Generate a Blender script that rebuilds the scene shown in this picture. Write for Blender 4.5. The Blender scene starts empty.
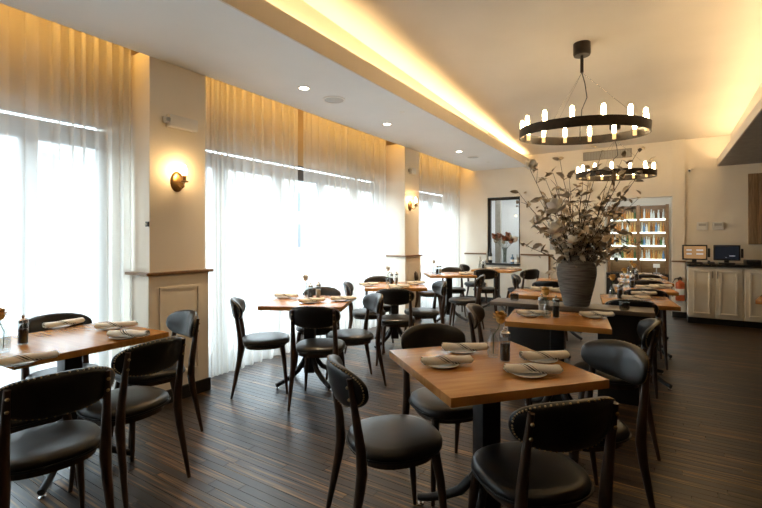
import bpy, bmesh, math, random
from mathutils import Vector, Matrix
random.seed(7)
R = math.radians
scn = bpy.context.scene
COL = scn.collection

# ------------------------------------------------------------------ camera
FPX, HOR, VPX, EYE = 440.0, 238.0, 661.0, 1.35      # focal length px, horizon row, room-axis vanishing column, eye height
YAW = math.atan((VPX - 381) / FPX)
SN, CS = math.sin(YAW), math.cos(YAW)
cd = bpy.data.cameras.new('camera')
cd.sensor_fit = 'HORIZONTAL'; cd.sensor_width = 36.0
cd.lens = 36.0 * FPX / 762.0
cd.shift_y = (HOR - 254.0) / 762.0
cd.clip_start = 0.05; cd.clip_end = 300
cam = bpy.data.objects.new('camera', cd); COL.objects.link(cam)
cam.location = (0, 0, EYE); cam.rotation_euler = (R(90), 0, YAW)
scn.camera = cam

def P(px, py, z):
    """point at height z seen at photo pixel"""
    t = (z - EYE) / ((HOR - py) / FPX); u = (px - 381.0) / FPX
    return Vector(((-SN + u * CS) * t, (CS + u * SN) * t, z))

# ------------------------------------------------------------------ world, exposure
scn.view_settings.view_transform = 'Standard'
scn.view_settings.look = 'None'
scn.view_settings.exposure = 0.55
scn.view_settings.gamma = 1.0
scn.view_settings.use_curve_mapping = False
w = bpy.data.worlds.new('overcast_sky'); scn.world = w; w.use_nodes = True
bg = w.node_tree.nodes['Background']
bg.inputs[0].default_value = (0.77, 0.90, 1.0, 1); bg.inputs[1].default_value = 10.0

# ------------------------------------------------------------------ lamps of the room
def area(name, loc, sx, sy, power, col, rot, portal=False):
    l = bpy.data.lights.new(name, 'AREA'); l.shape = 'RECTANGLE'; l.size = sx; l.size_y = sy
    l.energy = power; l.color = col
    if portal: l.cycles.is_portal = True
    o = bpy.data.objects.new(name, l); COL.objects.link(o); o.location = loc; o.rotation_euler = rot
    return o
WARM = (1.0, 0.54, 0.12)
# daylight portals in the window openings
for a, b in ((-1.6, 1.955), (2.46, 6.07), (6.555, 9.05)):
    area('window_daylight', (-4.02, (a + b) / 2, 1.135), 2.27, b - a, 1, (1, 1, 1), (0, R(-90), 0), True)
# warm strips: curtain pocket, left cove, right cove
for a, b in ((-1.6, 1.95), (2.47, 6.06), (6.56, 9.04)):
    area('curtain_pocket_strip', (-3.50, (a + b) / 2, 2.93), 0.04, b - a, 1.9 * (b - a), WARM, (0, R(18), 0))
area('cove_strip', (-2.315, 3.5, 2.905), 0.04, 10.8, 36, (1.0, 0.72, 0.38), (R(180), 0, 0))
area('cove_strip', (0.87, 3.5, 2.60), 0.04, 10.8, 36, (1.0, 0.72, 0.38), (R(180), 0, 0))

# ------------------------------------------------------------------ materials
MATS = {}
def mat(name, col, rough=0.5, metal=0.0, spec=0.5, emis=None, estr=0.0, alpha=None, trans=0.0):
    m = bpy.data.materials.new(name); m.use_nodes = True
    b = m.node_tree.nodes['Principled BSDF']
    b.inputs['Base Color'].default_value = (*col, 1)
    b.inputs['Roughness'].default_value = rough
    b.inputs['Metallic'].default_value = metal
    b.inputs['Specular IOR Level'].default_value = spec
    if trans: b.inputs['Transmission Weight'].default_value = trans
    if emis: b.inputs['Emission Color'].default_value = (*emis, 1); b.inputs['Emission Strength'].default_value = estr
    MATS[name] = m
    return m
def nt(m): return m.node_tree.nodes, m.node_tree.links, m.node_tree.nodes['Principled BSDF']
def noise_col(name, c1, c2, scale, rough=0.5, stretch=(1, 1, 1), detail=4, bump=0.0, coord='Object', lo=0.35, hi=0.65, spec=0.5, metal=0.0, rr=None):
    m = mat(name, c1, rough, metal, spec); n, l, b = nt(m)
    tc = n.new('ShaderNodeTexCoord'); mp = n.new('ShaderNodeMapping'); mp.inputs['Scale'].default_value = stretch
    nz = n.new('ShaderNodeTexNoise'); nz.inputs['Scale'].default_value = scale; nz.inputs['Detail'].default_value = detail
    rp = n.new('ShaderNodeValToRGB'); e = rp.color_ramp.elements
    e[0].position = lo; e[0].color = (*c1, 1); e[1].position = hi; e[1].color = (*c2, 1)
    l.new(tc.outputs[coord], mp.inputs[0]); l.new(mp.outputs[0], nz.inputs['Vector'])
    l.new(nz.outputs['Fac'], rp.inputs[0]); l.new(rp.outputs[0], b.inputs['Base Color'])
    if bump:
        bp = n.new('ShaderNodeBump'); bp.inputs['Strength'].default_value = bump; bp.inputs['Distance'].default_value = 0.01
        l.new(nz.outputs['Fac'], bp.inputs['Height']); l.new(bp.outputs[0], b.inputs['Normal'])
    if rr:
        mr = n.new('ShaderNodeMapRange'); mr.inputs['To Min'].default_value = rr[0]; mr.inputs['To Max'].default_value = rr[1]
        l.new(nz.outputs['Fac'], mr.inputs['Value']); l.new(mr.outputs[0], b.inputs['Roughness'])
    return m
noise_col('wall', (0.80, 0.73, 0.62), (0.83, 0.76, 0.65), 3, 0.65, bump=0.02)
noise_col('ceiling', (0.68, 0.61, 0.52), (0.71, 0.64, 0.55), 2, 0.7)
noise_col('soffit', (0.78, 0.78, 0.77), (0.81, 0.81, 0.80), 2, 0.6)
noise_col('cabinet_paint', (0.74, 0.68, 0.57), (0.78, 0.72, 0.61), 8, 0.5)
noise_col('cap_wood', (0.15, 0.075, 0.03), (0.22, 0.12, 0.05), 6, 0.4, (1, 8, 8))
noise_col('dark_wall', (0.11, 0.075, 0.05), (0.15, 0.10, 0.065), 5, 0.6, (6, 6, 1))
noise_col('header_paint', (0.50, 0.38, 0.22), (0.54, 0.41, 0.25), 3, 0.65)
mat('black_paint', (0.012, 0.011, 0.010), 0.45)
noise_col('iron', (0.012, 0.011, 0.011), (0.022, 0.020, 0.019), 30, 0.42, metal=0.2)
noise_col('leather', (0.007, 0.007, 0.0075), (0.013, 0.012, 0.011), 14, 0.34, bump=0.05, rr=(0.27, 0.40), spec=0.4)
noise_col('leather_brown', (0.045, 0.028, 0.017), (0.065, 0.040, 0.024), 14, 0.34, bump=0.05)
noise_col('chair_wood', (0.030, 0.016, 0.009), (0.055, 0.028, 0.014), 10, 0.38, (6, 6, 1))
mat('brass_nail', (0.35, 0.26, 0.14), 0.35, 0.9)
noise_col('table_wood', (0.41, 0.170, 0.036), (0.50, 0.225, 0.054), 4, 0.3, (1.0, 9, 1), 4, bump=0.0, rr=(0.20, 0.30))
noise_col('table_wood_edge', (0.20, 0.095, 0.032), (0.29, 0.14, 0.05), 5, 0.35, (1.2, 14, 6), 6)
noise_col('grey_wood', (0.10, 0.075, 0.055), (0.17, 0.13, 0.10), 4, 0.35, (1.2, 12, 1), 6)
mat('porcelain', (0.82, 0.80, 0.76), 0.2)
mat('steel', (0.6, 0.6, 0.6), 0.25, 1.0)
mat('pepper', (0.05, 0.035, 0.025), 0.9)
mat('salt', (0.75, 0.74, 0.72), 0.9)
mat('white_plastic', (0.78, 0.76, 0.72), 0.4)
mat('grey_plastic', (0.45, 0.44, 0.42), 0.5)
mat('black_plastic', (0.012, 0.012, 0.013), 0.35)
noise_col('bronze', (0.016, 0.012, 0.009), (0.035, 0.022, 0.013), 20, 0.45, metal=0.5)
mat('brass', (0.30, 0.17, 0.06), 0.35, 0.9)
mat('bulb_glow', (1, 0.9, 0.7), 0.3, emis=(1.0, 0.74, 0.40), estr=32)
mat('sconce_glow', (1, 0.9, 0.7), 0.3, emis=(1.0, 0.66, 0.30), estr=120)
mat('socket_glow', (0.55, 0.42, 0.22), 0.4, emis=(1.0, 0.6, 0.25), estr=0.6)  # sockets emit faintly to imitate the amber glow of the bulbs
mat('lamp_lens', (1, 1, 1), 0.3, emis=(1.0, 0.88, 0.70), estr=14)
mat('shelf_light', (0.9, 1, 0.95), 0.3, emis=(0.86, 1.0, 0.93), estr=1.6)
noise_col('counter_stone', (0.010, 0.009, 0.009), (0.035, 0.032, 0.030), 40, 0.22)
noise_col('plank_panel', (0.20, 0.12, 0.06), (0.34, 0.22, 0.12), 4, 0.6, (14, 14, 1), 5)
noise_col('vase_clay', (0.085, 0.078, 0.070), (0.20, 0.185, 0.165), 9, 0.85, (1, 1, 12), 5, bump=0.5)
noise_col('branch_bark', (0.040, 0.026, 0.017), (0.075, 0.05, 0.03), 20, 0.8)
noise_col('leaf_dry', (0.24, 0.18, 0.11), (0.60, 0.50, 0.37), 3, 0.6)
_n, _l, _b = nt(MATS['leaf_dry'])
_tc = [x for x in _n if x.type == 'TEX_COORD'][0]; _mp = [x for x in _n if x.type == 'MAPPING'][0]; _g = _n.new('ShaderNodeNewGeometry')
_l.new(_g.outputs['Position'], _mp.inputs[0]); _mp.inputs['Scale'].default_value = (6, 6, 6)
noise_col('petal_cream', (0.82, 0.76, 0.66), (0.88, 0.84, 0.76), 10, 0.6)
noise_col('petal_rust', (0.16, 0.05, 0.02), (0.30, 0.11, 0.05), 10, 0.6)
noise_col('petal_yellow', (0.62, 0.34, 0.07), (0.78, 0.50, 0.14), 20, 0.6)
mat('stem_green', (0.08, 0.11, 0.04), 0.6)
mat('extinguisher_red', (0.52, 0.10, 0.02), 0.35)
mat('paper', (0.80, 0.78, 0.72), 0.8)
mat('screen_dark', (0.008, 0.009, 0.012), 0.15, emis=(0.10, 0.12, 0.16), estr=0.06)
noise_col('asphalt', (0.30, 0.30, 0.30), (0.36, 0.36, 0.36), 4, 0.9)
noise_col('facade', (0.30, 0.30, 0.30), (0.36, 0.36, 0.36), 2, 0.9)
mat('facade_dark', (0.10, 0.11, 0.13), 0.3)
mat('window_frame', (0.10, 0.095, 0.09), 0.45)
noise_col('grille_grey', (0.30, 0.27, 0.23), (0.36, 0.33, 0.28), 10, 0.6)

def clear_glass(name, tint, refl):
    m = bpy.data.materials.new(name); m.use_nodes = True; n = m.node_tree.nodes; l = m.node_tree.links
    for x in list(n): n.remove(x)
    o = n.new('ShaderNodeOutputMaterial'); mx = n.new('ShaderNodeMixShader')
    t = n.new('ShaderNodeBsdfTransparent'); t.inputs[0].default_value = (*tint, 1)
    g = n.new('ShaderNodeBsdfGlossy'); g.inputs['Roughness'].default_value = 0.03
    lw = n.new('ShaderNodeLayerWeight'); lw.inputs[0].default_value = 0.5
    pw = n.new('ShaderNodeMath'); pw.operation = 'POWER'; pw.inputs[1].default_value = 4.0
    fr = n.new('ShaderNodeMath'); fr.operation = 'MULTIPLY_ADD'; fr.inputs[1].default_value = 0.6; fr.inputs[2].default_value = refl * 0.5
    l.new(lw.outputs['Facing'], pw.inputs[0]); l.new(pw.outputs[0], fr.inputs[0])
    l.new(fr.outputs[0], mx.inputs[0]); l.new(t.outputs[0], mx.inputs[1]); l.new(g.outputs[0], mx.inputs[2])
    l.new(mx.outputs[0], o.inputs[0]); MATS[name] = m
clear_glass('pane_glass', (0.95, 0.97, 0.97), 0.05)
clear_glass('table_glass', (0.90, 0.92, 0.92), 0.12)
clear_glass('smoke_glass', (0.62, 0.62, 0.60), 0.1)
for k, c in {'amber': (0.30, 0.12, 0.03), 'clear': (0.45, 0.46, 0.43), 'green': (0.05, 0.10, 0.04), 'brown': (0.10, 0.045, 0.02), 'blue': (0.10, 0.18, 0.28), 'gold': (0.42, 0.27, 0.10), 'dark': (0.015, 0.015, 0.015)}.items():
    mat('bottle_' + k, c, 0.12)

def sheer():
    m = bpy.data.materials.new('sheer'); m.use_nodes = True; n = m.node_tree.nodes; l = m.node_tree.links
    for x in list(n): n.remove(x)
    o = n.new('ShaderNodeOutputMaterial'); a = n.new('ShaderNodeMixShader'); b = n.new('ShaderNodeMixShader')
    t = n.new('ShaderNodeBsdfTransparent'); d = n.new('ShaderNodeBsdfDiffuse'); s = n.new('ShaderNodeBsdfTranslucent')
    t.inputs[0].default_value = (1, 1, 1, 1)
    d.inputs[0].default_value = (0.86, 0.84, 0.80, 1); s.inputs[0].default_value = (0.88, 0.87, 0.84, 1)
    b.inputs[0].default_value = 0.5; a.inputs[0].default_value = 0.66
    l.new(d.outputs[0], b.inputs[1]); l.new(s.outputs[0], b.inputs[2])
    l.new(t.outputs[0], a.inputs[1]); l.new(b.outputs[0], a.inputs[2]); l.new(a.outputs[0], o.inputs[0])
    MATS['sheer'] = m
sheer()

def floor_mat():
    m = mat('floor_wood', (0.03, 0.02, 0.012), 0.3, spec=0.7); n, l, b = nt(m)
    g = n.new('ShaderNodeNewGeometry'); oi = n.new('ShaderNodeObjectInfo')
    ad = n.new('ShaderNodeMath'); ad.operation = 'ADD'; fr = n.new('ShaderNodeMath'); fr.operation = 'FRACT'
    l.new(g.outputs['Random Per Island'], ad.inputs[0]); l.new(oi.outputs['Random'], ad.inputs[1]); l.new(ad.outputs[0], fr.inputs[0])
    mp = n.new('ShaderNodeMapping'); mp.inputs['Scale'].default_value = (0.8, 30, 1); l.new(g.outputs['Position'], mp.inputs[0])
    cb = n.new('ShaderNodeCombineXYZ'); l.new(fr.outputs[0], cb.inputs[0])
    sc = n.new('ShaderNodeVectorMath'); sc.operation = 'SCALE'; sc.inputs['Scale'].default_value = 40; l.new(cb.outputs[0], sc.inputs[0])
    va = n.new('ShaderNodeVectorMath'); va.operation = 'ADD'; l.new(mp.outputs[0], va.inputs[0]); l.new(sc.outputs[0], va.inputs[1])
    nz = n.new('ShaderNodeTexNoise'); nz.inputs['Scale'].default_value = 2.2; nz.inputs['Detail'].default_value = 5; l.new(va.outputs[0], nz.inputs['Vector'])
    rp = n.new('ShaderNodeValToRGB'); e = rp.color_ramp.elements
    e[0].position = 0.30; e[0].color = (0.009, 0.006, 0.004, 1); e[1].position = 0.67; e[1].color = (0.24, 0.125, 0.042, 1)
    x = e.new(0.50); x.color = (0.020, 0.012, 0.007, 1)
    x = e.new(0.57); x.color = (0.075, 0.040, 0.016, 1)
    # plank-to-plank shift of the ramp
    mm = n.new('ShaderNodeMapRange'); mm.inputs['To Min'].default_value = -0.09; mm.inputs['To Max'].default_value = 0.07; l.new(fr.outputs[0], mm.inputs['Value'])
    a2 = n.new('ShaderNodeMath'); a2.operation = 'ADD'; l.new(nz.outputs['Fac'], a2.inputs[0]); l.new(mm.outputs[0], a2.inputs[1])
    l.new(a2.outputs[0], rp.inputs[0]); l.new(rp.outputs[0], b.inputs['Base Color'])
    mr = n.new('ShaderNodeMapRange'); mr.inputs['To Min'].default_value = 0.26; mr.inputs['To Max'].default_value = 0.48
    l.new(nz.outputs['Fac'], mr.inputs['Value']); l.new(mr.outputs[0], b.inputs['Roughness'])
    bp = n.new('ShaderNodeBump'); bp.inputs['Strength'].default_value = 0.10; bp.inputs['Distance'].default_value = 0.004
    l.new(nz.outputs['Fac'], bp.inputs['Height']); l.new(bp.outputs[0], b.inputs['Normal'])
floor_mat()

def napkin_mat():
    C0 = (0.84, 0.79, 0.70, 1); C1 = (0.035, 0.033, 0.035, 1)
    m = mat('napkin_cloth', C0[:3], 0.85); n, l, b = nt(m)
    uv = n.new('ShaderNodeUVMap'); uv.uv_map = 'cloth'; sp = n.new('ShaderNodeSeparateXYZ'); l.new(uv.outputs[0], sp.inputs[0])
    k = n.new('ShaderNodeMath'); k.operation = 'MULTIPLY_ADD'; k.inputs[1].default_value = 0.75
    l.new(sp.outputs['Y'], k.inputs[0]); l.new(sp.outputs['X'], k.inputs[2])
    d = n.new('ShaderNodeMath'); d.operation = 'DIVIDE'; d.inputs[1].default_value = 0.16; l.new(k.outputs[0], d.inputs[0])
    f = n.new('ShaderNodeMath'); f.operation = 'FRACT'; l.new(d.outputs[0], f.inputs[0])
    rp = n.new('ShaderNodeValToRGB'); rp.color_ramp.interpolation = 'CONSTANT'; e = rp.color_ramp.elements
    l.new(f.outputs[0], rp.inputs[0])
    e[0].position = 0.0; e[0].color = C0; e[1].position = 0.10; e[1].color = C1
    for p, c in ((0.125, C0), (0.17, C1), (0.225, C0), (0.27, C1), (0.295, C0)):
        x = e.new(p); x.color = c
    l.new(rp.outputs[0], b.inputs['Base Color'])
napkin_mat()

# ------------------------------------------------------------------ mesh helpers
def new_obj(name, me, m, parent=None, smooth=None):
    if m: me.materials.append(MATS[m] if isinstance(m, str) else m)
    if smooth is not None:
        me.shade_smooth(); me.set_sharp_from_angle(angle=R(smooth))
    o = bpy.data.objects.new(name, me); COL.objects.link(o)
    if parent: o.parent = parent
    return o
class MB:
    def __init__(s): s.bm = bmesh.new()
    def box(s, x0, x1, y0, y1, z0, z1, bev=0.0, mtx=None):
        r = bmesh.ops.create_cube(s.bm, size=1.0); vs = r['verts']
        bmesh.ops.scale(s.bm, vec=(x1 - x0, y1 - y0, z1 - z0), verts=vs)
        bmesh.ops.translate(s.bm, vec=((x0 + x1) / 2, (y0 + y1) / 2, (z0 + z1) / 2), verts=vs)
        if bev:
            es = list({e for v in vs for e in v.link_edges})
            r2 = bmesh.ops.bevel(s.bm, geom=es, offset=bev, segments=2, affect='EDGES', profile=0.6)
            vs = list({v for f in r2['faces'] for v in f.verts} | {v for v in vs if v.is_valid})
        if mtx: bmesh.ops.transform(s.bm, matrix=mtx, verts=[v for v in vs if v.is_valid])
        return s
    def ring_tube(s, pts, radii, n=8, caps=True, flat=1.0):
        rings = []
        for i, p in enumerate(pts):
            p = Vector(p)
            d = (Vector(pts[min(i + 1, len(pts) - 1)]) - Vector(pts[max(i - 1, 0)])).normalized()
            up = Vector((0, 0, 1)) if abs(d.z) < 0.9 else Vector((1, 0, 0))
            a = d.cross(up).normalized(); b = d.cross(a).normalized()
            r = radii[i] if hasattr(radii, '__len__') else radii
            rings.append([s.bm.verts.new(p + (a * math.cos(2 * math.pi * k / n) + b * math.sin(2 * math.pi * k / n) * flat) * r) for k in range(n)])
        for i in range(len(rings) - 1):
            for k in range(n):
                s.bm.faces.new((rings[i][k], rings[i][(k + 1) % n], rings[i + 1][(k + 1) % n], rings[i + 1][k]))
        if caps:
            s.bm.faces.new(rings[0][::-1]); s.bm.faces.new(rings[-1])
        return s
    def lathe(s, prof, n=24, c=(0, 0, 0), closed=True):
        rings = []
        for r, z in prof:
            if r < 1e-5: rings.append([s.bm.verts.new((c[0], c[1], c[2] + z))])
            else: rings.append([s.bm.verts.new((c[0] + r * math.cos(2 * math.pi * k / n), c[1] + r * math.sin(2 * math.pi * k / n), c[2] + z)) for k in range(n)])
        for A, B in zip(rings[:-1], rings[1:]):
            for k in range(n):
                if len(A) == 1 and len(B) == 1: continue
                if len(A) == 1: s.bm.faces.new((A[0], B[(k + 1) % n], B[k]))
                elif len(B) == 1: s.bm.faces.new((A[k], A[(k + 1) % n], B[0]))
                else: s.bm.faces.new((A[k], A[(k + 1) % n], B[(k + 1) % n], B[k]))
        return s
    def sphere(s, c, r, sx=1, sy=1, sz=1, u=8, v=6):
        rr = bmesh.ops.create_uvsphere(s.bm, u_segments=u, v_segments=v, radius=r)
        bmesh.ops.scale(s.bm, vec=(sx, sy, sz), verts=rr['verts']); bmesh.ops.translate(s.bm, vec=c, verts=rr['verts'])
        return s
    def mesh(s, name):
        bmesh.ops.recalc_face_normals(s.bm, faces=s.bm.faces[:])
        me = bpy.data.meshes.new(name); s.bm.to_mesh(me); s.bm.free(); return me
    def obj(s, name, m, parent=None, smooth=None): return new_obj(name, s.mesh(name), m, parent, smooth)
def tag(o, label=None, cat=None, group=None, kind=None):
    if label: o['label'] = label
    if cat: o['category'] = cat
    if group: o['group'] = group
    if kind: o['kind'] = kind
    return o
def empty(name, loc=(0, 0, 0), rz=0.0):
    o = bpy.data.objects.new(name, None); COL.objects.link(o); o.location = loc; o.rotation_euler = (0, 0, rz)
    o.empty_display_size = 0.1
    return o
def kids(o): return [c for c in COL.objects if c.parent == o]
TREES = {}
def tree(o):
    return (o, [tree(c) for c in o.children])
def copy_tree(t, parent=None):
    o, ch = t
    c = o.copy(); COL.objects.link(c)
    if parent: c.parent = parent
    for x in ch: copy_tree(x, c)
    return c
class Proto:
    """build once; the first placement is the original, later ones are copies of thing and parts"""
    def __init__(s, root): s.t = tree(root); s.used = False
    def place(s, loc, rz, label, cat, group=None):
        if not s.used: o = s.t[0]; s.used = True
        else: o = copy_tree(s.t)
        o.location = loc; o.rotation_euler = (0, 0, rz)
        for k in ('label', 'category', 'group', 'kind'):
            if k in o: del o[k]
        return tag(o, label, cat, group)

# ------------------------------------------------------------------ structure
XW, XG = -3.417, -3.85            # pier face, window plane
YB = 9.06                         # back wall
ZS = 2.79                         # left soffit underside
def zc(y): return 3.2 - 0.03 * (y - 3)
def S(o): return tag(o, kind='structure')

# floor: slab and planks (running across the room)
fl = S(MB().box(-4.0, 3.2, -2.2, 11.6, -0.10, -0.014).obj('floor', 'black_paint'))
PW, PL = 0.056, 0.95
pm = MB().box(0, PL - 0.0025, 0, PW - 0.0025, -0.0135, 0).mesh('plank'); pm.materials.append(MATS['floor_wood'])
spots = []
y = 0.35; row = 0
while y < 11.4:
    off = random.uniform(0, PL); x = -3.95 - off
    while x < 3.15:
        a, b = max(x, -3.95), min(x + PL, 3.15)
        if b - a > 0.03: spots.append((a, b, y, x))
        x += PL
    y += PW; row += 1
def seen_size(sp):
    a, b, yy, _ = sp; m = (a + b) / 2
    d = -SN * m + CS * yy; r = CS * m + SN * yy
    if d < 0.4: return 0
    px = 381 + FPX * r / d; py = HOR + FPX * EYE / d
    if not (-30 < px < 792 and py < 530): return 0
    return (b - a) / (d * d)
spots.sort(key=seen_size, reverse=True)
for a, b, yy, x in spots[:300]:
    if abs((b - a) - PL) < 1e-6: me = pm
    else:
        me = MB().box(0, b - a - 0.0025, 0, PW - 0.0025, -0.0135, 0).mesh('plank'); me.materials.append(MATS['floor_wood'])
    o = bpy.data.objects.new('plank', me); COL.objects.link(o); o.parent = fl; o.location = (a, yy, 0)
vs, fs = [], []
for a, b, yy, x in spots[300:]:
    k = len(vs); b -= 0.0025; y1 = yy + PW - 0.0025
    vs += [(a, yy, -0.0135), (b, yy, -0.0135), (b, y1, -0.0135), (a, y1, -0.0135), (a, yy, 0), (b, yy, 0), (b, y1, 0), (a, y1, 0)]
    fs += [tuple(k + i for i in f) for f in ((4, 5, 6, 7), (0, 1, 5, 4), (1, 2, 6, 5), (2, 3, 7, 6), (3, 0, 4, 7))]
me = bpy.data.meshes.new('planks'); me.from_pydata(vs, [], fs)
tag(new_obj('planks', me, 'floor_wood', fl), kind='stuff')
S(MB().box(-4.0, 3.2, -2.2, 0.35, -0.014, 0).obj('floor', 'floor_wood'))

# ceiling and soffits
m = MB()
vs = [(-2.37, -2.2, zc(-2.2)), (0.95, -2.2, zc(-2.2)), (0.95, YB, zc(YB)), (-2.37, YB, zc(YB))]
me = bpy.data.meshes.new('ceiling'); me.from_pydata(vs + [(a, b, c + 0.1) for a, b, c in vs], [], [(3, 2, 1, 0), (4, 5, 6, 7), (0, 1, 5, 4), (1, 2, 6, 5), (2, 3, 7, 6), (3, 0, 4, 7)])
ceil = S(new_obj('ceiling', me, 'ceiling'))
# left soffit: slab, lip and back of the light trough
MB().box(XW, -2.262, -2.2, YB, ZS, ZS + 0.06).obj('soffit', 'soffit', ceil)
MB().box(-2.262, -2.247, -2.2, YB, ZS, 2.95).obj('soffit_fascia', 'ceiling', ceil)
MB().box(-2.42, -2.37, -2.2, YB, ZS + 0.06, 3.45).obj('trough_wall', 'ceiling', ceil)
# right soffit
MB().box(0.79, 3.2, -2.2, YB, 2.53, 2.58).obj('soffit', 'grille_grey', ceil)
MB().box(0.776, 0.79, -2.2, YB, 2.53, 2.645).obj('soffit_fascia', 'ceiling', ceil)
MB().box(0.95, 1.0, -2.2, YB, 2.58, 3.45).obj('trough_wall', 'ceiling', ceil)
# curtain pocket lid
MB().box(-4.0, XW, -2.2, YB, 3.0, 3.05).obj('curtain_pocket_lid', 'ceiling', ceil)
MB().box(XW, XW + 0.03, -2.2, YB, ZS + 0.06, 3.0).obj('curtain_pocket_side', 'ceiling', ceil)

# left wall: header over the windows, posts, piers with wainscot
m = MB()
m.box(-4.0, XG, -2.2, -1.6, 0, 2.27)
m.box(-4.0, XG, 1.85, 2.56, 0, 2.27); m.box(-4.0, XG, 5.97, 6.65, 0, 2.27); m.box(-4.0, XG, 8.85, YB + 0.3, 0, 2.27)
wl = S(m.obj('wall_left', 'wall'))
MB().box(-4.0, XG, -2.2, YB + 0.3, 2.27, 3.0).obj('window_header', 'header_paint', wl)
tr = 0
for i, (a, b) in enumerate(((1.955, 2.46), (6.07, 6.555))):
    pr = MB().box(XG, XW, a, b, 1.05, ZS + 0.06).obj('pier', 'wall', wl)
    MB().box(XG, XW + 0.02, a - 0.02, b + 0.02, 0.0, 1.05).obj('wainscot', 'wall', pr)
    # raised panel frame on the room face and the near face
    f = MB(); X = XW + 0.02
    for (u0, u1, z0, z1) in ((a + .07, b - .07, .93, .95), (a + .07, b - .07, .22, .24), (a + .07, a + .09, .24, .93), (b - .09, b - .07, .24, .93)):
        f.box(X, X + 0.008, u0, u1, z0, z1)
    f.obj('panel_moulding', 'wall', pr)
    tr += 1
    S(MB().box(XG, XW + 0.05, a - 0.05, b + 0.05, 1.05, 1.075, 0.006).obj('trim_%d' % tr, 'cap_wood'))
    S(MB().box(XG, XW + 0.035, a - 0.035, b + 0.035, 0.0, 0.11, 0.004).obj('baseboard_left', 'black_paint'))

# windows: frames, rails, panes
wn = 0
def window_run(a, b, mull):
    global wn
    wn += 1
    root = S(MB().box(XG - 0.09, XG - 0.03, a, b, 2.08, 2.225).obj('window_%d' % wn, 'window_frame'))
    MB().box(XG - 0.09, XG - 0.03, a, b, 2.255, 2.27).obj('head_rail', 'window_frame', root)
    MB().box(XG - 0.09, XG - 0.03, a, b, 0.0, 0.16).obj('bottom_rail', 'window_frame', root)
    ed = [a] + mull + [b]
    for q in ed:
        MB().box(XG - 0.095, XG - 0.025, q - 0.05, q + 0.05, 0.16, 2.08).obj('mullion', 'window_frame', root)
    for p, q in zip(ed[:-1], ed[1:]):
        MB().box(XG - 0.065, XG - 0.06, p + 0.05, q - 0.05, 0.16, 2.08).obj('pane', 'pane_glass', root)
    MB().box(XG - 0.065, XG - 0.06, a, b, 2.225, 2.255).obj('transom_pane', 'pane_glass', root)
window_run(-1.6, 1.85, [-1.1, -0.6, -0.1, 0.36, 0.85, 1.33])
window_run(2.56, 5.97, [2.98, 3.8, 4.6, 5.35])
window_run(6.65, 8.85, [7.3, 8.0])

# back wall (openings: black framed window, bar opening)
WX0, WX1, WZ0, WZ1 = -3.10, -2.42, 0.79, 2.20
BX0, BX1, BZ1 = -0.88, 0.16, 2.07
m = MB(); T = 0.22
m.box(-4.0, WX0, YB, YB + T, 0, 3.2); m.box(WX0, WX1, YB, YB + T, 0, WZ0); m.box(WX0, WX1, YB, YB + T, WZ1, 3.2)
m.box(WX1, BX0, YB, YB + T, 0, 3.2); m.box(BX0, BX1, YB, YB + T, BZ1, 3.2); m.box(BX1, 3.2, YB, YB + T, 0, 3.2)
wb = S(m.obj('wall_back', 'wall'))
# pilaster beside the bar opening and wainscot under the black window
m = MB(); m.box(BX1, 0.34, YB - 0.05, YB, 0, 3.05).obj('pilaster', 'wall', wb)
tr += 1; S(MB().box(BX1 - 0.01, 0.35, YB - 0.075, YB - 0.05, 0.94, 0.965, 0.004).obj('trim_%d' % tr, 'cap_wood'))
m = MB()
for (x0, x1, z0, z1) in ((.20, .30, .83, .845), (.20, .30, .2, .215), (.20, .215, .215, .83), (.285, .30, .215, .83)): m.box(x0, x1, YB - 0.06, YB - 0.05, z0, z1)
m.obj('panel_moulding', 'wall', wb)
for x0, x1 in ((-3.6, WX0 - 0.02), (WX1 + 0.02, -1.86)):
    tr += 1
    S(MB().box(x0, x1, YB - 0.045, YB, 1.0, 1.03, 0.004).obj('trim_%d' % tr, 'cap_wood'))
    MB().box(x0, x1, YB - 0.02, YB, 0, 1.0).obj('wainscot', 'wall', wb)
    m = MB(); a, b = x0 + 0.12, x1 - 0.14
    for (u0, u1, z0, z1) in ((a, b, .80, .82), (a, b, .2, .22), (a, a + .02, .22, .80), (b - .02, b, .22, .80)): m.box(u0, u1, YB - 0.03, YB - 0.02, z0, z1)
    m.obj('panel_moulding', 'wall', wb)
tr += 1; S(MB().box(-1.86, -1.83, YB - 0.045, YB, 0.0, 1.03).obj('trim_%d' % tr, 'cap_wood'))
S(MB().box(-3.6, BX0, YB - 0.035, YB - 0.02, 0, 0.1).obj('baseboard_back', 'black_paint'))
S(MB().box(BX1, 0.36, YB - 0.07, YB - 0.05, 0, 0.1).obj('baseboard_back', 'black_paint'))
# black framed window
wn += 1
root = S(MB().box(WX0, WX0 + 0.06, YB + 0.04, YB + 0.10, WZ0 + 0.05, WZ1).obj('window_%d' % wn, 'black_paint'))
MB().box(WX0, WX1, YB + 0.04, YB + 0.10, WZ1 - 0.06, WZ1).obj('head_rail', 'black_paint', root)
MB().box(WX1 - 0.03, WX1, YB + 0.04, YB + 0.10, WZ0 + 0.05, WZ1).obj('mullion', 'black_paint', root)
MB().box(WX0 + 0.06, WX1 - 0.03, YB + 0.06, YB + 0.066, WZ0 + 0.05, WZ1 - 0.06).obj('pane', 'pane_glass', root)
MB().box(WX0 - 0.01, WX1 + 0.01, YB - 0.10, YB + 0.12, WZ0, WZ0 + 0.035, 0.004).obj('window_sill', 'black_paint', root)

# other walls close the room
S(MB().box(3.1, 3.2, -2.2, 11.6, 0, 3.2).obj('wall_right', 'dark_wall'))
S(MB().box(-4.0, 3.2, -2.3, -2.2, 0, 3.5).obj('wall_front', 'dark_wall'))
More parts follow.
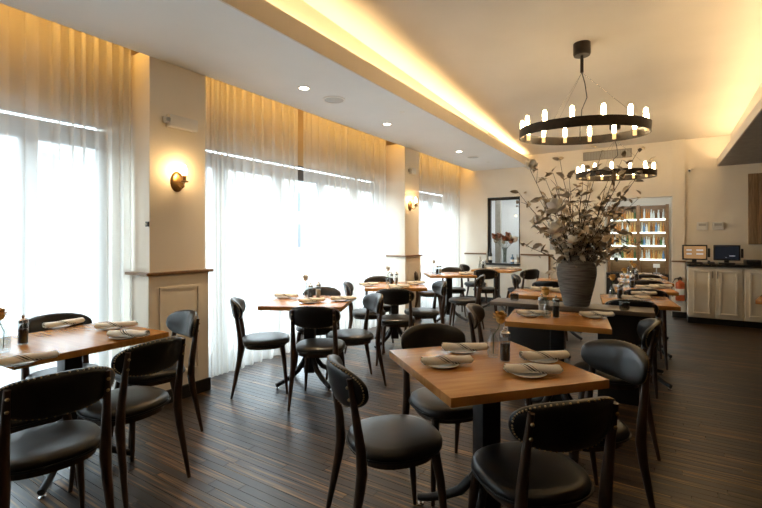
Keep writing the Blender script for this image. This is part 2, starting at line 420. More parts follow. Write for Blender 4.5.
# bar room behind the opening
m = MB(); m.box(-1.75, -1.65, YB + T, 11.5, 0, 2.5); m.box(0.55, 0.65, YB + T, 11.5, 0, 2.5); m.box(-1.75, 0.65, 11.4, 11.5, 0, 2.5)
S(m.obj('wall_bar', 'wall'))
S(MB().box(-1.75, 0.65, YB + T, 11.5, 2.40, 2.5).obj('ceiling', 'soffit'))
area('bar_ceiling_lamp', (-0.5, 10.2, 2.38), 0.9, 0.3, 16, (0.92, 0.97, 1.0), (0, 0, 0))
# vestibule added behind the black framed window to keep its view from blowing out
m = MB(); m.box(-3.75, -3.65, YB + T, 11.5, 0, 2.6); m.box(-1.95, -1.85, YB + T, 11.5, 0, 2.6); m.box(-3.75, -1.85, 11.4, 11.5, 0, 2.6)
S(m.obj('wall_vestibule', 'soffit'))
S(MB().box(-3.75, -1.85, YB + T, 11.5, 2.5, 2.6).obj('ceiling', 'soffit'))
area('vestibule_added_light', (-2.7, 10.3, 2.48), 1.2, 1.2, 16, (0.93, 0.97, 1.0), (0, 0, 0))  # added light without a known fixture, brightens the enclosed vestibule
S(MB().box(-3.3, -3.18, 10.2, 10.3, 0, 2.5).obj('door_1', 'grille_grey'))
# outside
S(MB().box(-40, -4.0, -30, 45, -0.2, -0.08).obj('ground', 'asphalt'))
def building(y0, y1, h, x, lab):
    b = empty('building', (x, (y0 + y1) / 2, -0.1)); hw = (y1 - y0) / 2
    MB().box(-4, 0, -hw, hw, 0, h).obj('wall', 'facade', b)
    wmesh = MB().box(0, 0.05, -0.6, 0.6, 0, 1.4).mesh('window'); wmesh.materials.append(MATS['facade_dark'])
    n = int((y1 - y0) // 2.4)
    for fl_ in range(max(1, int((h - 1) // 2))):
        for k in range(n):
            o = bpy.data.objects.new('window', wmesh); COL.objects.link(o); o.parent = b
            o.location = (0, -hw + (k + .5) * (2 * hw / n), 0.9 + 2.1 * fl_)
    tag(b, lab, 'building', 'pale street fronts outside the windows')
building(-14, 2, 4.6, -17, 'pale street front seen hazily through the sheer curtain left of the nearer pier')
building(3, 20, 5.2, -18, 'pale street front seen hazily through the sheers between the two piers')
building(20, 40, 4.6, -17, 'pale street front seen hazily through the curtain beyond the far pier')

# ------------------------------------------------------------------ curtains
def curtain(y0, y1, label, seed):
    rnd = random.Random(seed); n = int((y1 - y0) / 0.0085); nz = 10
    ph = rnd.uniform(0, 6); prof = []
    wl_ = 0.115
    for i in range(n + 1):
        t = i / n; y = y0 + (y1 - y0) * t
        ph += 2 * math.pi * ((y1 - y0) / n) / (wl_ * (1 + 0.35 * math.sin(y * 5.1 + seed) + 0.2 * math.sin(y * 13 + seed * 2)))
        prof.append((y, ph, 0.022 + 0.014 * math.sin(y * 3.3 + seed)))
    vs, fs = [], []
    for j in range(nz + 1):
        q = j / nz; z = 0.012 + (2.965 - 0.012) * q
        am = 1.0 + 0.5 * (1 - q) ** 2
        for (y, p, a) in prof:
            x = -3.665 + a * am * math.sin(p + 0.25 * math.sin(3 * q + y)) + (0.02 * (1 - q) ** 3) * math.sin(y * 4 + seed)
            yy = y + 0.012 * math.cos(2 * p) * am + 0.02 * (1 - q) ** 2 * math.sin(y * 2.5 + seed)
            vs.append((x, yy, z + (0.004 * math.sin(p) if j == 0 else 0)))
    for j in range(nz):
        for i in range(n):
            a = j * (n + 1) + i; fs.append((a, a + 1, a + n + 2, a + n + 1))
    me = bpy.data.meshes.new('sheer_curtain'); me.from_pydata(vs, [], fs); me.shade_smooth()
    tag(new_obj('sheer_curtain', me, 'sheer'), label, 'curtain', 'sheer white curtains along the windows')
curtain(-1.55, 0.2, 'sheer white curtain at the far left edge, before the nearer pier window', 1)
curtain(0.22, 1.93, 'sheer white curtain hanging just left of the nearer sconce pier', 2)
curtain(2.50, 3.89, 'sheer white curtain just right of the nearer pier, behind the first window table', 3)
curtain(4.0, 5.93, 'sheer white curtain ending at the far pier, behind the second window table', 4)
curtain(6.58, 7.95, 'narrow sheer white curtain just beyond the far pier', 5)
curtain(8.02, 8.92, 'narrow sheer white curtain in the far corner by the black framed window', 6)

# ------------------------------------------------------------------ chairs
def make_chair(leather):
    c = empty('dining_chair')
    # seat cushion: rounded squircle, piped edge
    m = MB(); N = 40
    def sq(a, rx, ry, e=2.45):
        co, si = math.cos(a), math.sin(a)
        return (rx * math.copysign(abs(co) ** (2 / e), co), ry * math.copysign(abs(si) ** (2 / e), si))
    prof = [(0.90, .418), (0.97, .422), (1.0, .432), (1.003, .446), (0.98, .460), (0.93, .468), (0.80, .474), (0.5, .478), (0.2, .479)]
    rings = [[m.bm.verts.new((*(lambda q: (q[0], q[1] + (0.012 if q[1] > 0 else 0)))(sq(2 * math.pi * k / N, .205 * s, .202 * s)), z)) for k in range(N)] for s, z in prof]
    for A, B in zip(rings[:-1], rings[1:]):
        for k in range(N): m.bm.faces.new((A[k], A[(k + 1) % N], B[(k + 1) % N], B[k]))
    m.bm.faces.new(rings[0][::-1]); m.bm.faces.new(rings[-1])
    st = m.obj('seat', leather, c, 60)
    pts = [(*sq(2 * math.pi * k / N, .209, .206), .433) for k in range(N + 1)]
    MB().ring_tube(pts, 0.0045, 6, False).obj('piping', leather, st, 60)
    # wooden frame under the seat
    m = MB()
    for a in range(N):
        pass
    outer = [[m.bm.verts.new((*sq(2 * math.pi * k / N, .182 * s, .178 * s), z)) for k in range(N)] for s, z in ((1, .419), (1, .392), (.9, .392), (.9, .419))]
    for A, B in zip(outer, outer[1:] + outer[:1]):
        for k in range(N): m.bm.faces.new((A[k], A[(k + 1) % N], B[(k + 1) % N], B[k]))
    m.obj('seat_frame', 'chair_wood', c, 40)
    for s in (-1, 1):
        MB().ring_tube([(s * .142, .142, .412), (s * .157, .160, .30), (s * .170, .176, .12), (s * .178, .188, 0.0)], [.022, .020, .0145, .010], 10).obj('leg', 'chair_wood', c, 40)
        # rear leg carries on as the stile that bolts to the back pad
        lg = MB().ring_tube([(s * .188, -.272, 0.0), (s * .181, -.245, .14), (s * .173, -.212, .31), (s * .171, -.200, .40), (s * .171, -.206, .50), (s * .168, -.230, .66), (s * .165, -.252, .785)],
                            [.010, .015, .021, .024, .021, .016, .012], 10).obj('leg', 'chair_wood', c, 40)
        for z, yy in ((.70, -.252), (.75, -.260)): MB().sphere((s * .166, yy, z), .0075, u=8, v=5).obj('bolt', 'brass_nail', lg, 60)
    # back pad: curved half-moon cushion
    def pad(a, r, side):
        co, si = math.cos(a), math.sin(a)
        if si >= 0: e, hz = 3.0, .078
        else: e, hz = 2.1, .105
        x = .208 * math.copysign(abs(co) ** (2 / 2.6), co) * r
        z = .745 + hz * math.copysign(abs(si) ** (2 / e), si) * r - .012 * (x / .208) ** 2
        th = .027 * max(0.0, 1 - r ** 5) ** .5
        yc = -.262 + 0.080 * (x / .208) ** 2 - (z - .72) * .20
        nx, ny = -0.080 * 2 * x / (.208 ** 2), 1.0; ln = math.hypot(nx, ny)
        return (x + side * th * nx / ln, yc + side * th * ny / ln, z)
    m = MB(); N2 = 48
    rs = [0.25, 0.5, 0.72, 0.86, 0.94, 0.985, 1.0]
    G = {}
    for side in (1, -1):
        G[side] = [[m.bm.verts.new(pad(2 * math.pi * k / N2, r, side)) for k in range(N2)] for r in rs[:-1]]
    rim = [m.bm.verts.new(pad(2 * math.pi * k / N2, 1.0, 1)) for k in range(N2)]
    for side in (1, -1):
        L = G[side] + [rim]
        for A, B in zip(L[:-1], L[1:]):
            for k in range(N2): m.bm.faces.new((A[k], A[(k + 1) % N2], B[(k + 1) % N2], B[k]))
        cv = m.bm.verts.new(pad(0, 0, side))
        for k in range(N2): m.bm.faces.new((L[0][k], L[0][(k + 1) % N2], cv))
    bk = m.obj('backrest', leather, c, 70)
    m = MB(); k = 0
    for k in range(64):
        # even spacing by angle is close enough on the flattened outline
        p = pad(2 * math.pi * (k + .5) / 64, .945, -1)
        rr = bmesh.ops.create_icosphere(m.bm, subdivisions=1, radius=.0042); bmesh.ops.translate(m.bm, vec=p, verts=rr['verts'])
    tag(m.obj('nailhead_trim', 'brass_nail', bk, 60), 'row of small brass nailheads', kind='stuff')
    return c
CH = Proto(make_chair('leather')); CHB = Proto(make_chair('leather_brown'))
def chair(x, y, deg, label, group, brown=False):
    (CHB if brown else CH).place((x, y, 0), R(deg - 90), label, 'chair', group)

# ------------------------------------------------------------------ tables
def make_table(sx, sy, wood):
    c = empty('dining_table'); hx, hy = sx / 2, sy / 2
    MB().box(-hx, hx, -hy, hy, .722, .76, .005).obj('tabletop', wood, c, 40)
    MB().box(-.18, .18, -.18, .18, .705, .722).obj('top_plate', 'iron', c)
    MB().box(-.048, .048, -.048, .048, .09, .705, .006).obj('column', 'iron', c, 40)
    for k in range(4):
        a = R(45 + 90 * k); ca, sa = math.cos(a), math.sin(a)
        pr = [(.03, .30), (.07, .20), (.13, .125), (.21, .078), (.29, .048), (.345, .034)]
        ft = MB().ring_tube([(r * ca, r * sa, z) for r, z in pr], [.020, .024, .024, .022, .020, .019], 8).obj('foot', 'iron', c, 50)
        g = MB().lathe([(0, 0), (.016, 0), (.016, .008), (.006, .01), (.006, .03), (0, .03)], 10, (.335 * ca, .335 * sa, 0.0)); g.obj('glide', 'steel', ft, 40)
    return c
TB = {}
def table(key, x, y, deg, label, sx=.74, sy=.74, wood='table_wood'):
    k = (sx, sy, wood)
    if k not in TB: TB[k] = Proto(make_table(sx, sy, wood))
    TB[k].place((x, y, 0), R(deg), label, 'table', 'square pedestal dining tables')
table('A', -.695, 2.02, 49.6, 'foreground square wooden table with four plates, mill and a yellow flower', .73, .73)
table('L', -2.955, 1.21, 2, 'wooden table at the left edge of the photo beside the sheer curtain', .71, .80)
table('T2', -2.79, 3.14, 27, 'wooden table by the window just right of the nearer sconce pier')
table('T3', -2.83, 4.77, 33, 'wooden table in front of the far sconce pier')
table('T4', -2.95, 6.72, 36, 'wooden table by the window just beyond the far sconce pier')
table('T5', -2.62, 8.2, 0, 'farthest window-side table, in front of the black framed window')
table('B', -.65, 3.46, 9, 'wooden table directly in front of the big clay vase', .68, .60)
table('D', -.20, 4.87, 8, 'wooden table next right behind the clay vase console, nearest of its row', .60, .70)
table('E', -.18, 6.05, 8, 'wooden table second behind the clay vase, in the row leading to the bar', .60, .70)
table('F', -.20, 7.10, 8, 'wooden table third behind the clay vase, in the row leading to the bar', .60, .70)
table('F2', -.25, 8.1, 8, 'wooden table closest to the bar opening', .60, .60)
table('G', -1.06, 4.95, 8, 'wooden table left of the clay vase with one napkin roll', .66, .62)
table('H', -1.15, 6.45, 8, 'wooden table behind the one left of the clay vase, nearer the back wall', .66, .62)
table('R', 1.2, 5.72, -13, 'wooden table cut off by the right edge of the photo')

# console carrying the clay vase
c = empty('console_table', (-.69, 4.12, 0), R(3))
MB().box(-.645, .645, -.15, .15, .735, .77, .004).obj('tabletop', 'grey_wood', c, 40)
MB().box(-.50, -.12, -.06, .06, .0, .735, .006).obj('support', 'black_paint', c, 40)
MB().box(.24, .54, -.06, .06, .0, .735, .006).obj('support', 'black_paint', c, 40)
MB().box(-.12, .24, -.02, .02, .60, .735).obj('apron', 'black_paint', c)
tag(c, 'long narrow grey topped console carrying the big clay vase', 'console table')

gA, gL, g2, g3, g4, g5, gB = ('chairs around the foreground table', 'chairs at the left edge table', 'chairs around the first window table', 'chairs around the second window table', 'chairs around the third window table', 'chairs around the farthest window table', 'chairs along the row of tables behind the vase')
chair(-1.03, 1.72, 52, 'black chair left of the foreground table, seen from its side', gA)
chair(-1.0, 2.27, -40, 'black chair on the far side of the foreground table, back showing above the top', gA)
chair(-.43, 1.75, 138, 'black chair with brass nailheads nearest the camera, before the foreground table', gA)
chair(-.34, 2.34, -132, 'black chair right of the foreground table with shiny inner back', gA)
chair(-2.27, .84, 170, 'black chair in the bottom left corner with its back to the camera', gL)
chair(-2.49, 1.29, 188, 'black chair second from the left edge, back turned, beside the left edge table', gL)
chair(-2.94, 1.69, -100, 'black chair between the left edge table and the nearer sconce pier', gL)
chair(-3.31, 1.33, -8, 'black chair on the curtain side of the left edge table', gL)
chair(-2.83, .94, 90, 'black chair at the left edge of the photo, pushed in at the table end', gL)
chair(-2.99, 2.77, 46, 'black chair closest to the curtain right of the nearer pier, in side view', g2)
chair(-2.41, 2.84, 117, 'black chair before the first window table with its back to the camera', g2)
chair(-2.43, 3.30, 234, 'black chair right of the first window table with shiny blue lit back', g2)
chair(-2.97, 3.45, -63, 'black chair behind the first window table, only its top showing', g2)
chair(-2.48, 4.22, 115, 'black chair before the second window table with its back to the camera', g3)
chair(-2.47, 4.82, 222, 'black chair right of the second window table', g3)
chair(-3.16, 4.92, -57, 'black chair behind the second window table, below the far pier', g3)
chair(-3.0, 4.42, 35, 'black chair left of the second window table, near the curtain', g3)
chair(-3.22, 6.60, 20, 'brown leather chair left of the third window table, just past the far pier', g4, True)
chair(-3.08, 7.22, -60, 'black chair behind the third window table', g4)
chair(-2.42, 6.05, 195, 'black chair before the third window table, facing left', g4)
chair(-2.62, 7.55, 110, 'black chair before the farthest window table with blue lit top', g5)
chair(-2.08, 7.85, 150, 'black chair right of the farthest window table, by the white wainscot', g5)
chair(-3.12, 8.38, 0, 'black chair left of the farthest window table, in the corner', g5)
chair(-1.02, 3.40, 12, 'brown leather chair left of the table in front of the clay vase', gB, True)
chair(-.30, 3.32, 186, 'black chair right of the table in front of the clay vase', gB)
chair(-.24, 4.62, 95, 'black chair before the nearest table of the row behind the vase', gB)
chair(-.16, 5.62, 95, 'black chair between the first and second tables of the row to the bar', gB)
chair(-.17, 6.72, 95, 'black chair between the second and third tables of the row to the bar', gB)
chair(-.20, 7.77, 95, 'black chair between the third table and the one closest to the bar', gB)
chair(-1.20, 5.98, 95, 'black chair behind the table left of the clay vase', gB)
chair(-1.55, 6.5, 10, 'black chair near the back wall, left of the bar opening', gB)

# ------------------------------------------------------------------ tableware
def make_plate():
    o = MB().lathe([(0, .006), (.045, .006), (.052, .008), (.075, .018), (.077, .0195), (.0755, .021), (.052, .0115), (.045, .0095), (0, .0095)], 28).obj('side_plate', 'porcelain', None, 40)
    return o
PLT = Proto(make_plate())
def make_napkin(seed):
    rnd = random.Random(seed); m = MB(); NS, NX = 34, 9
    grid = []
    for i in range(NX):
        u = i / (NX - 1); x = -.11 + .22 * u; rowv = []
        sc = 1.0 - .10 * abs(u - .5) + .05 * math.sin(u * 9 + seed)
        for k in range(NS):
            t = k / (NS - 1); a = -t * 2 * math.pi * 2.4 - 0.5
            r = (.25 + .75 * t) * sc
            yy, zz = .040 * r * math.cos(a), .023 * r * math.sin(a)
            zz = max(zz, -.016 * sc) + .020
            dx = (1 - t) * .012 * (1 if u > .5 else -1) * abs(2 * u - 1)
            rowv.append(m.bm.verts.new((x + dx + .012 * (t - .8) * math.sin(4 * u), yy + .004 * math.sin(7 * u + seed), zz + .0015 * math.sin(11 * u + 3 * t))))
        grid.append(rowv)
    for i in range(NX - 1):
        for k in range(NS - 1): m.bm.faces.new((grid[i][k], grid[i + 1][k], grid[i + 1][k + 1], grid[i][k + 1]))
    uvl = m.bm.loops.layers.uv.new('cloth'); co = {}
    for i in range(NX):
        for k in range(NS): co[grid[i][k]] = (-.11 + .22 * i / (NX - 1), (k / (NS - 1) - 1) * .42)
    for f in m.bm.faces:
        for lp in f.loops: lp[uvl].uv = co[lp.vert]
    return m.obj('napkin_roll', 'napkin_cloth', None, 60)
NAP = [Proto(make_napkin(s)) for s in (1, 4)]
ZT = .7605
nk = 0
def place_set(x, y, deg, where, z=ZT):
    """plate with a striped napkin roll lying on it"""
    global nk
    nk += 1
    PLT.place((x, y, z - .006), random.uniform(0, 6), 'small white side plate ' + where, 'plate', 'white side plates')
    NAP[nk % 2].place((x + .012, y + .02, z + .006), R(deg), 'striped cream napkin ' + where, 'napkin', 'striped napkin rolls')
def setpx(px, py, deg, where):
    p = P(px, py, ZT); place_set(p.x, p.y, deg, where)
def make_mill(fill):
    c = empty('pepper_mill' if fill == 'pepper' else 'salt_shaker')
    MB().lathe([(.0, .002), (.025, .002), (.025, .118), (.023, .118), (.023, .006), (0, .006)], 18).obj('glass_body', 'table_glass', c, 40)
    MB().lathe([(.0, .0065), (.0225, .0065), (.0225, .085), (0, .088)], 16).obj('contents', fill, c, 40)
    MB().lathe([(0, .118), (.0255, .118), (.0255, .135), (.018, .142), (.007, .146), (.007, .150), (.009, .155), (.006, .161), (0, .162)], 18).obj('cap', 'steel', c, 40)
    return c
PEP, SAL = Proto(make_mill('pepper')), Proto(make_mill('salt'))
def make_bud():
    return MB().lathe([(0, .001), (.026, .001), (.029, .012), (.028, .075), (.014, .105), (.013, .135), (.016, .14), (.0145, .139), (.0115, .134), (.0125, .105), (.026, .073), (.0265, .013), (0, .008)], 18).obj('bud_vase', 'table_glass', None, 40)
BUD = Proto(make_bud())
def make_flower(pet, seed):
    rnd = random.Random(seed); c = empty('flower')
    top = Vector((rnd.uniform(-.03, .03), rnd.uniform(-.03, .03), .185))
    MB().ring_tube([(0.004, 0, .01), (0, .002, .10), (top * .75)[:], top[:]], .0022, 5).obj('stem', 'stem_green', c, 60)
    m = MB()
    for k in range(16):
        a = k * 2.4; el = 0.15 + (k / 16) * 1.2; d = Vector((math.cos(a) * math.cos(el), math.sin(a) * math.cos(el), math.sin(el)))
        s = Vector((-math.sin(a), math.cos(a), 0)); q = d.cross(s); b = top + d * .004; r = .038
        ring = [b, b + d * r * .5 + s * r * .5, b + d * r + q * -.005 + s * .25 * r, b + d * r - s * .25 * r, b + d * r * .5 - s * r * .5]
        m.bm.faces.new([m.bm.verts.new(p) for p in ring])
    m.sphere(top[:], .024, u=8, v=6)
    m.obj('bloom', pet, c, 60)
    m = MB(); lv = [Vector((0, 0, .13)), Vector((.02, .012, .145)), Vector((.045, .004, .15)), Vector((.022, -.010, .135))]
    m.bm.faces.new([m.bm.verts.new(p) for p in lv]); m.obj('leaf', 'stem_green', c)
    return c
FLY, FLC = Proto(make_flower('petal_yellow', 2)), Proto(make_flower('petal_cream', 5))
def condiments(x, y, where, cream=False, salt=True, d=(.07, -.03)):
    BUD.place((x, y, ZT), 0, 'small clear bud vase ' + where, 'vase', 'glass bud vases')
    (FLC if cream else FLY).place((x, y, ZT + .008), random.uniform(0, 6), ('single cream flower in the bud vase ' if cream else 'single yellow flower in the bud vase ') + where, 'flower', 'single flowers on the tables')
    PEP.place((x + d[0], y + d[1], ZT), 0, 'clear pepper mill with steel cap ' + where, 'pepper mill', 'pepper mills')
    if salt: SAL.place((x + d[0] * .4 - d[1] * 1.4, y + d[1] * .4 + d[0] * 1.4, ZT), 0, 'small clear salt shaker ' + where, 'salt shaker', 'salt shakers')
# foreground table
setpx(442, 366, 40, 'front left on the foreground table')
setpx(461, 352, 33, 'back left on the foreground table')
setpx(528, 375, 28, 'front right on the foreground table')
setpx(541, 361, 40, 'back right on the foreground table')
q = P(493, 357, ZT); q2 = P(505, 361, ZT)
condiments(q.x, q.y, 'on the foreground table', salt=False, d=(q2.x - q.x, q2.y - q.y))
# left edge table
setpx(20, 364, 75, 'nearest the photo edge on the left edge table')
setpx(60, 327, 95, 'on the curtain side of the left edge table')
setpx(124, 338, 30, 'at the right end of the left edge table')
setpx(112, 329, 55, 'second from the right end of the left edge table')
q = P(4, 352, ZT); q2 = P(23, 344, ZT); condiments(q.x, q.y, 'on the left edge table', d=(q2.x - q.x, q2.y - q.y), salt=False)
# first window table
setpx(284, 298, 20, 'left on the first window table'); setpx(341, 301, 35, 'right on the first window table'); setpx(309, 303, 60, 'at the front of the first window table')
q = P(307, 298.5, ZT); condiments(q.x, q.y, 'on the first window table', cream=True)
# second window table
setpx(367, 286, 50, 'left on the second window table'); setpx(414, 284.5, 50, 'right on the second window table'); setpx(397, 288, 30, 'at the front of the second window table')
q = P(388, 284.5, ZT); condiments(q.x, q.y, 'on the second window table', cream=True)
# third and farthest
setpx(465, 274.5, 30, 'right on the third window table')
q = P(434, 274.2, ZT); condiments(q.x, q.y, 'on the third window table', cream=True)
setpx(492, 269.5, 30, 'left on the farthest window table'); setpx(512, 269.5, 30, 'right on the farthest window table')
q = P(480, 268.5, ZT); condiments(q.x, q.y, 'on the farthest window table', cream=True)
# table in front of vase
setpx(530, 316, 32, 'left on the table in front of the clay vase'); setpx(594, 317.5, 25, 'right on the table in front of the clay vase')
q = P(547, 318, ZT); q2 = P(556, 317.5, ZT); condiments(q.x, q.y, 'on the table in front of the clay vase', d=(q2.x - q.x, q2.y - q.y))
# table row behind
setpx(634, 300, 10, 'in front on the nearest table behind the vase'); setpx(642, 295.5, 25, 'at the back of the nearest table behind the vase')
q = P(612, 298, ZT); condiments(q.x, q.y, 'on the nearest table behind the vase')
place_set(-.15, 5.95, 20, 'on the second table toward the bar'); place_set(-.02, 6.15, 20, 'right on the second table toward the bar')
condiments(-.36, 6.0, 'on the second table toward the bar')
place_set(-.12, 7.0, 20, 'on the third table toward the bar'); condiments(-.36, 7.15, 'on the third table toward the bar')
place_set(-.25, 8.05, 20, 'on the table closest to the bar'); condiments(-.44, 8.15, 'on the table closest to the bar')
setpx(540, 290.5, 20, 'on the table left of the clay vase'); place_set(-.95, 5.12, 30, 'at the back of the table left of the clay vase')
place_set(-1.1, 6.4, 20, 'on the table nearer the back wall')
# candle cups on the console
CUP = Proto(MB().lathe([(0, .001), (.034, .001), (.038, .01), (.038, .062), (.035, .062), (.035, .012), (0, .008)], 18).obj('candle_cup', 'smoke_glass', None, 40))
CUP.place((-1.15, 4.12, .7705), 0, 'small grey glass candle cup left of the clay vase on the console', 'candle cup', 'candle cups on the console')
CUP.place((-.25, 4.06, .7705), 0, 'small grey glass candle cup right of the clay vase on the console', 'candle cup', 'candle cups on the console')

# ------------------------------------------------------------------ clay vase and branches
VX_, VY_, VZ_ = -.615, 4.10, .7705
pr = [(0, 0), (.100, 0), (.108, .01), (.125, .08), (.150, .18), (.166, .27), (.165, .32), (.148, .36), (.118, .385), (.104, .395), (.102, .41), (.112, .425), (.112, .432), (.100, .432), (.092, .41), (.095, .39), (.135, .34), (.14, .2), (.09, .03), (0, .03)]
prof = []
for (r0, z0), (r1, z1) in zip(pr[:-1], pr[1:]):
    n = 6 if z1 > z0 and r0 > .09 and z0 < .36 else 1
    for i in range(n):
        t = i / n; r = r0 + (r1 - r0) * t
        prof.append((r + (.0022 if i % 2 else 0), z0 + (z1 - z0) * t))
prof.append(pr[-1])
v = MB().lathe([(a * .95, b) for a, b in prof], 40).obj('clay_vase', 'vase_clay', None, 50); v.location = (VX_, VY_, VZ_)
tag(v, 'large ribbed grey clay vase holding tall dry branches', 'vase')
fa = empty('branch_arrangement', (VX_, VY_, VZ_ + .05))
tag(fa, 'tall dry leafy branches with cream blossoms in the clay vase', 'branches')
# one leaf mesh
m = MB(); L = [(0, 0, 0), (.016, .020, .004), (.019, .040, .003), (.011, .060, -.003), (0, .075, -.010), (-.011, .060, -.003), (-.019, .040, .003), (-.016, .020, .004), (0, .022, -.002), (0, .045, -.003)]
bv = [m.bm.verts.new(p) for p in L]
for f in ((0, 1, 8), (0, 8, 7), (1, 2, 9, 8), (8, 9, 6, 7), (2, 3, 9), (3, 4, 9), (9, 4, 5), (9, 5, 6)): m.bm.faces.new([bv[i] for i in f])
leafme = m.mesh('leaf'); leafme.materials.append(MATS['leaf_dry']); leafme.shade_smooth()
m = MB(); L = [(0, 0, 0), (.022, .02, .002), (.030, .048, .010), (.016, .070, .022), (0, .075, .026), (-.016, .070, .022), (-.030, .048, .010), (-.022, .02, .002), (0, .04, -.004)]
bv = [m.bm.verts.new(p) for p in L]
for i in range(8): m.bm.faces.new((bv[i], bv[(i + 1) % 8], bv[8]))
petme = m.mesh('petal'); petme.materials.append(MATS['petal_cream']); petme.shade_smooth()
rnd = random.Random(11)
RT = Vector((CS, SN, 0)); FW = Vector((-SN, CS, 0))
def local(px, py, depth=0.0):
    """where a branch tip sits, measured beside the vase in the vase's own plane"""
    d = -SN * VX_ + CS * VY_ + depth
    u = (px - 381) / FPX; base = Vector((-SN + u * CS, CS + u * SN, (HOR - py) / FPX)) * d + Vector((0, 0, EYE))
    return base - Vector((VX_, VY_, VZ_ + .05))
tips = [(528, 165, -.1, .16), (519, 193, .05, .2), (534, 222, -.2, .2), (523, 243, .0, .25), (545, 178, .2, .1), (560, 160, -.05, .1), (569, 175, .15, .05), (583, 178, -.15, 0), (590, 168, .1, 0),
        (602, 150, .0, -.05), (612, 170, -.15, -.05), (622, 160, .12, -.1), (640, 148, .0, -.15), (648, 163, .1, -.2), (630, 185, -.2, -.15), (640, 197, .05, -.2), (620, 215, -.1, -.2), (603, 200, .22, 0),
        (552, 205, -.25, .1), (573, 205, -.3, 0), (592, 215, -.28, -.05), (540, 200, .25, .1), (560, 225, -.3, .15), (610, 235, -.2, -.2), (628, 232, .2, -.2), (580, 190, .3, 0)]
for _ in range(16):
    tips.append((rnd.uniform(538, 634), rnd.uniform(172, 245), rnd.uniform(-.3, .3), rnd.uniform(-.2, .2)))
nleaf = 0
extra = []
leafspots = []
for (px, py, dp, bow) in tips:
    tip = local(px, py, dp); root = Vector((rnd.uniform(-.05, .05), rnd.uniform(-.05, .05), 0))
    mid1 = root + Vector((tip.x * .10, tip.y * .10, .34)); mid2 = root.lerp(tip, .55) + Vector((-tip.x * .12, -tip.y * .12, .07 + abs(bow) * .1))
    pts = []
    for i in range(9):
        t = i / 8; a = (1 - t) ** 3; b = 3 * t * (1 - t) ** 2; c_ = 3 * t * t * (1 - t); d = t ** 3
        pts.append(root * a + mid1 * b + mid2 * c_ + tip * d + Vector((rnd.gauss(0, .006), rnd.gauss(0, .006), rnd.gauss(0, .004))) * (1 if 0 < i < 8 else 0))
    m = MB().ring_tube([p[:] for p in pts], [.0062 - .0045 * i / 8 for i in range(9)], 6)
    for i in (4, 5, 6, 7):
        q0 = pts[i]; dd = (pts[min(i + 1, 8)] - q0).normalized()
        side = Vector((rnd.gauss(0, 1), rnd.gauss(0, 1), rnd.gauss(0, .6))).normalized()
        q1 = q0 + (dd * .6 + side).normalized() * rnd.uniform(.06, .12)
        m.ring_tube([q0[:], (q0.lerp(q1, .5) + Vector((0, 0, .008)))[:], q1[:]], [.003, .002, .0012], 5)
        leafspots.append((None, q1)); leafspots.append((None, q0.lerp(q1, .6)))
    br = m.obj('branch', 'branch_bark', fa, 60)
    cand = [(p, br) for p in pts[3:]] + [(s[1], br) for s in leafspots if s[0] is None]
    leafspots = []
    for p, b in cand:
        for q in range(1): extra.append(p + Vector((rnd.gauss(0, .02), rnd.gauss(0, .02), rnd.gauss(0, .02))))
    for k in range(7):
        p, b = cand[k % len(cand)] if k < len(cand) else rnd.choice(cand)
        nleaf += 1
        if nleaf > 296: break
        o = bpy.data.objects.new('leaf', leafme); COL.objects.link(o); o.parent = br
        o.location = p; o.rotation_euler = (rnd.uniform(-.9, 1.1), rnd.uniform(-.9, .9), rnd.uniform(0, 6.28)); s = rnd.uniform(.8, 1.35); o.scale = (s, s, s)
vs, fs = [], []
for p in extra:
    k = len(vs); sc_ = rnd.uniform(.6, 1.2)
    M_ = Matrix.Rotation(rnd.uniform(0, 6.28), 3, 'Z') @ Matrix.Rotation(rnd.uniform(-.9, 1.1), 3, 'X') @ Matrix.Rotation(rnd.uniform(-.8, .8), 3, 'Y')
    vs += [p + (M_ @ v_.co) * sc_ for v_ in leafme.vertices]
    fs += [tuple(k + i for i in f.vertices) for f in leafme.polygons]
me = bpy.data.meshes.new('small_leaves'); me.from_pydata(vs, [], fs); me.shade_smooth()
tag(new_obj('small_leaves', me, 'leaf_dry', fa), kind='stuff')
for (px, py, dp, s) in ((557, 209, -.42, 1.15), (556, 231, -.44, 1.2), (537, 222, -.18, .8), (530, 168, -.1, 1.0), (573, 242, -.25, .8)):
    b = MB().sphere((0, 0, .008), .014, u=8, v=6).obj('blossom', 'petal_cream', fa, 60); b.location = local(px, py, dp); b.scale = (s, s, s)
    b.rotation_euler = (rnd.uniform(-.5, .5), rnd.uniform(-.5, .5), rnd.uniform(0, 6))
    for k in range(14):
        o = bpy.data.objects.new('petal', petme); COL.objects.link(o); o.parent = b
        o.rotation_euler = ((-.15, .45, 1.0)[k % 3] + rnd.uniform(-.15, .15), rnd.uniform(-.2, .2), k * 2.4)

